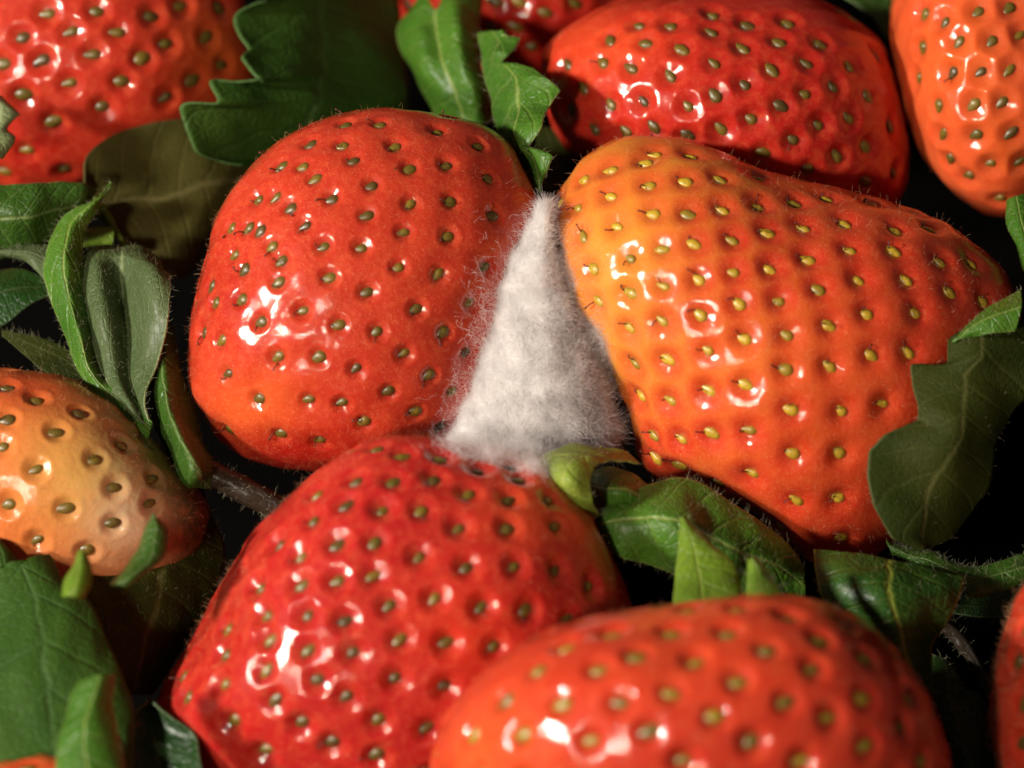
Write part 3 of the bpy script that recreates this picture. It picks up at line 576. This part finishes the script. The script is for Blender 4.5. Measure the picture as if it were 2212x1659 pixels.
leaf([[(-60,1150),(-20,1160),(0,1165)],[(-60,1190),(0,1190),(40,1205)],[(-60,1230),(10,1222),(58,1245)],[(-60,1240),(40,1215),(104,1196)],[(-60,1290),(60,1260),(135,1255)],[(-60,1330),(80,1310),(185,1300)],[(-60,1400),(90,1400),(230,1380)],[(-60,1480),(100,1480),(262,1460)],[(-60,1580),(110,1580),(290,1540)],[(-60,1700),(120,1700),(290,1700)]], G_SOFT, label='large blurred green leaf in the bottom left corner', t=.45, bulge=.15, sharp=False)
leaf([[(180,1475),(215,1458),(247,1456)],[(150,1520),(200,1510),(240,1480)],[(130,1590),(180,1590),(245,1560)],[(120,1700),(190,1700),(280,1700)]], G_BRIGHT, label='lighter rounded leaf in front of the large bottom left leaf', t=1.1, bulge=.14, sharp=False)
leaf([[(315,1512),(325,1508),(335,1512)],[(275,1560),(325,1560),(380,1545)],[(262,1620),(340,1620),(425,1600)],[(260,1700),(350,1700),(438,1700)]], G_DARK, label='dark pointed leaf in front of the lower end of the crimson strawberry', t=.35, bulge=-.12, sharp=False)
# --- right
leaf([[(2050,735,1.30),(2120,700,1.40),(2230,690,1.30)],[(2046,785,1.30),(2120,770,1.40),(2240,760,1.20)],[(1966,790,1.25),(2080,810,1.30),(2235,820,1.10)],[(1972,840,1.20),(2080,860,1.25),(2215,870,1.00)],[(1984,880,1.15),(2080,900,1.20),(2190,900,0.90)],[(1984,912,1.10),(2070,940,1.10),(2162,935,0.80)],[(1912,937,1.10),(2050,975,1.00),(2145,965,0.70)],[(1876,975,1.00),(2030,1015,0.90),(2141,1015,0.60)],[(1871,1030,0.90),(2010,1060,0.80),(2130,1060,0.50)],[(1885,1095,0.80),(2000,1110,0.70),(2100,1110,0.40)],[(1930,1165,0.65),(1990,1160,0.55),(2065,1150,0.30)],[(1985,1187,0.50),(1995,1187,0.50),(2005,1187,0.40)]],
     G_OLIVE, label='large lobed olive leaf in shade overlapping the right side of the big orange-red strawberry', nr=110, hairs=700, hlen=.04)
leaf([[(2057,738,1.40),(2060,737,1.40),(2062,737,1.40)],[(2085,705,1.40),(2092,715,1.50),(2100,724,1.45)],[(2140,663,1.45),(2145,690,1.55),(2145,720,1.50)],[(2206,626,1.45),(2207,665,1.60),(2192,716,1.50)]], G_BRIGHT, label='bright folded leaf tip above the large olive leaf at the right edge', hairs=400, hlen=.05)
leaf([[(2176,432),(2195,425),(2230,415)],[(2178,490),(2205,480),(2250,470)],[(2195,540),(2225,540),(2260,530)],[(2215,585),(2235,580),(2260,580)]], G_BRIGHT, label='green leaf tip at the right edge under the top right strawberry', t=.9, bulge=.1, sharp=False)
leaf([[(1758,1187,-.3),(1900,1200,-.15),(2078,1256,-.3)],[(1762,1235,-.2),(1900,1250,.05),(2070,1290,-.2)],[(1780,1295,-.2),(1910,1300,.05),(2045,1345,-.25)],[(1820,1340,-.3),(1930,1360,-.1),(2015,1388,-.4)],[(1860,1390,-.5),(1950,1420,-.3),(2012,1430,-.6)],[(1900,1450,-.7),(1970,1480,-.6),(2015,1500,-.8)]], G_RIB, label='broad green leaf with a yellow midrib above the bottom right strawberry', t=.5, sharp=False, hairs=900, hlen=.05, nc=40)
leaf([[(1917,1164),(1920,1180),(1928,1197)],[(1956,1183),(1960,1200),(1975,1215)],[(2015,1200),(2015,1220),(2010,1240)],[(2078,1225),(2075,1245),(2068,1262)],[(2138,1221),(2125,1250),(2103,1288)],[(2212,1197),(2185,1235),(2155,1274)],[(2270,1180),(2250,1210),(2240,1240)]], G_MID, label='dark green leaf strip running to the right edge above the broad ribbed leaf', t=-.2, bulge=.06, sharp=False, hairs=1200, hlen=.06)
leaf([[(2090,1270),(2070,1310),(2055,1325)],[(2140,1275),(2120,1315),(2100,1335)],[(2190,1260),(2180,1310),(2150,1340)],[(2250,1240),(2240,1290),(2220,1330)]], G_DARK, label='nearly black leaf hanging below the dark green strip at the right', t=-.8, sharp=False, hairs=400)
stem([(1990,1335,-.9,10),(2040,1352,-.95,13),(2085,1400,-1.0,14),(2135,1485,-1.1,12)], M_STEM, label='thin dark twig in the black gap at the lower right', hairs=60)
stem([(2020,1440,-.9,30),(2060,1520,-.7,34),(2100,1620,-.6,38),(2120,1720,-.5,40)], G_DARK, label='thick dark green stalk right of the bottom right strawberry', hairs=500)
leaf([[(2072,1492),(2078,1490),(2084,1492)],[(2080,1520),(2100,1510),(2118,1505)],[(2095,1550),(2112,1545),(2130,1540)],[(2118,1570),(2122,1570),(2128,1568)]], G_DARK, label='tiny dark oval leaf beside the thick dark stalk', t=-.6, sharp=False, bulge=.05)
# --- green top of the crimson strawberry
r6 = B6[0]
cup = leaf([[(1300,966,.05),(1345,973,0),(1382,1000,-.1)],[(1235,964,.1),(1290,988,.25),(1345,994,.1)],[(1185,985,.2),(1240,1005,.45),(1288,1008,.35)],[(1165,1010,.2),(1222,1035,.5),(1268,1040,.4)],[(1200,1050,.1),(1240,1070,.35),(1276,1075,.3)],[(1230,1095,-.2),(1262,1110,0),(1292,1105,.05)],[(1255,1150,-.6),(1285,1155,-.4),(1312,1140,-.3)],[(1280,1210,-.8),(1305,1210,-.7),(1332,1190,-.6)]], G_YEL, r6, 'sepal', t=.7, sharp=False, hairs=500, hlen=.05); cup['label'] = 'pale yellow green sepal base'
leaf([[(1272,1018,.1),(1268,1045,.15),(1275,1088,.1)],[(1315,1006,.15),(1310,1055,.4),(1310,1105,.15)],[(1365,1024,.1),(1360,1062,.4),(1345,1118,.15)],[(1410,1050,0),(1400,1085,.25),(1375,1130,.1)]], G_BRIGHT, r6, 'sepal', t=.35, sharp=False, bulge=.05)
leaf([[(1300,1110,.1),(1300,1130,.1),(1305,1160,0)],[(1370,1060,.2),(1350,1120,.2),(1340,1195,0)],[(1430,1037,.2),(1410,1120,.25),(1390,1215,-.1)],[(1480,1033,.15),(1470,1130,.25),(1450,1240,-.1)],[(1530,1053,.1),(1530,1160,.1),(1510,1270,-.2)],[(1590,1095,0),(1590,1190,0),(1570,1290,-.3)],[(1650,1130,-.1),(1650,1210,-.15),(1630,1300,-.4)],[(1705,1168,-.2),(1705,1240,-.3),(1690,1300,-.5)],[(1742,1225,-.3),(1740,1270,-.4),(1740,1310,-.6)]], G_BRIGHT, r6, 'sepal', t=.5, sharp=False, hairs=1500, hlen=.06, nc=40, bulge=.05)
leaf([[(1474,1118),(1476,1119),(1478,1120)],[(1468,1150),(1485,1145),(1505,1142)],[(1462,1200),(1500,1190),(1548,1185)],[(1457,1250),(1510,1245),(1588,1232)],[(1456,1320),(1520,1315),(1600,1310)]], G_LIME, r6, 'sepal', t=.95, sharp=False, bulge=.06, hairs=300)['label'] = 'bright lime pointed sepal lobe'
leaf([[(1622,1208),(1624,1209),(1626,1210)],[(1618,1240),(1635,1232),(1656,1230)],[(1615,1275),(1645,1268),(1685,1270)],[(1614,1310),(1650,1305),(1700,1310)]], G_LIME, r6, 'sepal', t=1.05, sharp=False, bulge=.05, hairs=200)

# ------------------------------------------------------------------ ground
gm = plain_mat('dark tray', (.0015, .0012, .001), 1.); gm.node_tree.nodes['Principled BSDF'].inputs['Specular IOR Level'].default_value = .05
gv = np.array([(-60,-60,-2.5),(60,-60,-2.5),(60,60,-2.5),(-60,60,-2.5)], float)
g = link('ground', mesh_np('ground', gv, np.array([[0,1,2,3]])), gm, None, kind='structure')
S.render.engine = 'CYCLES'
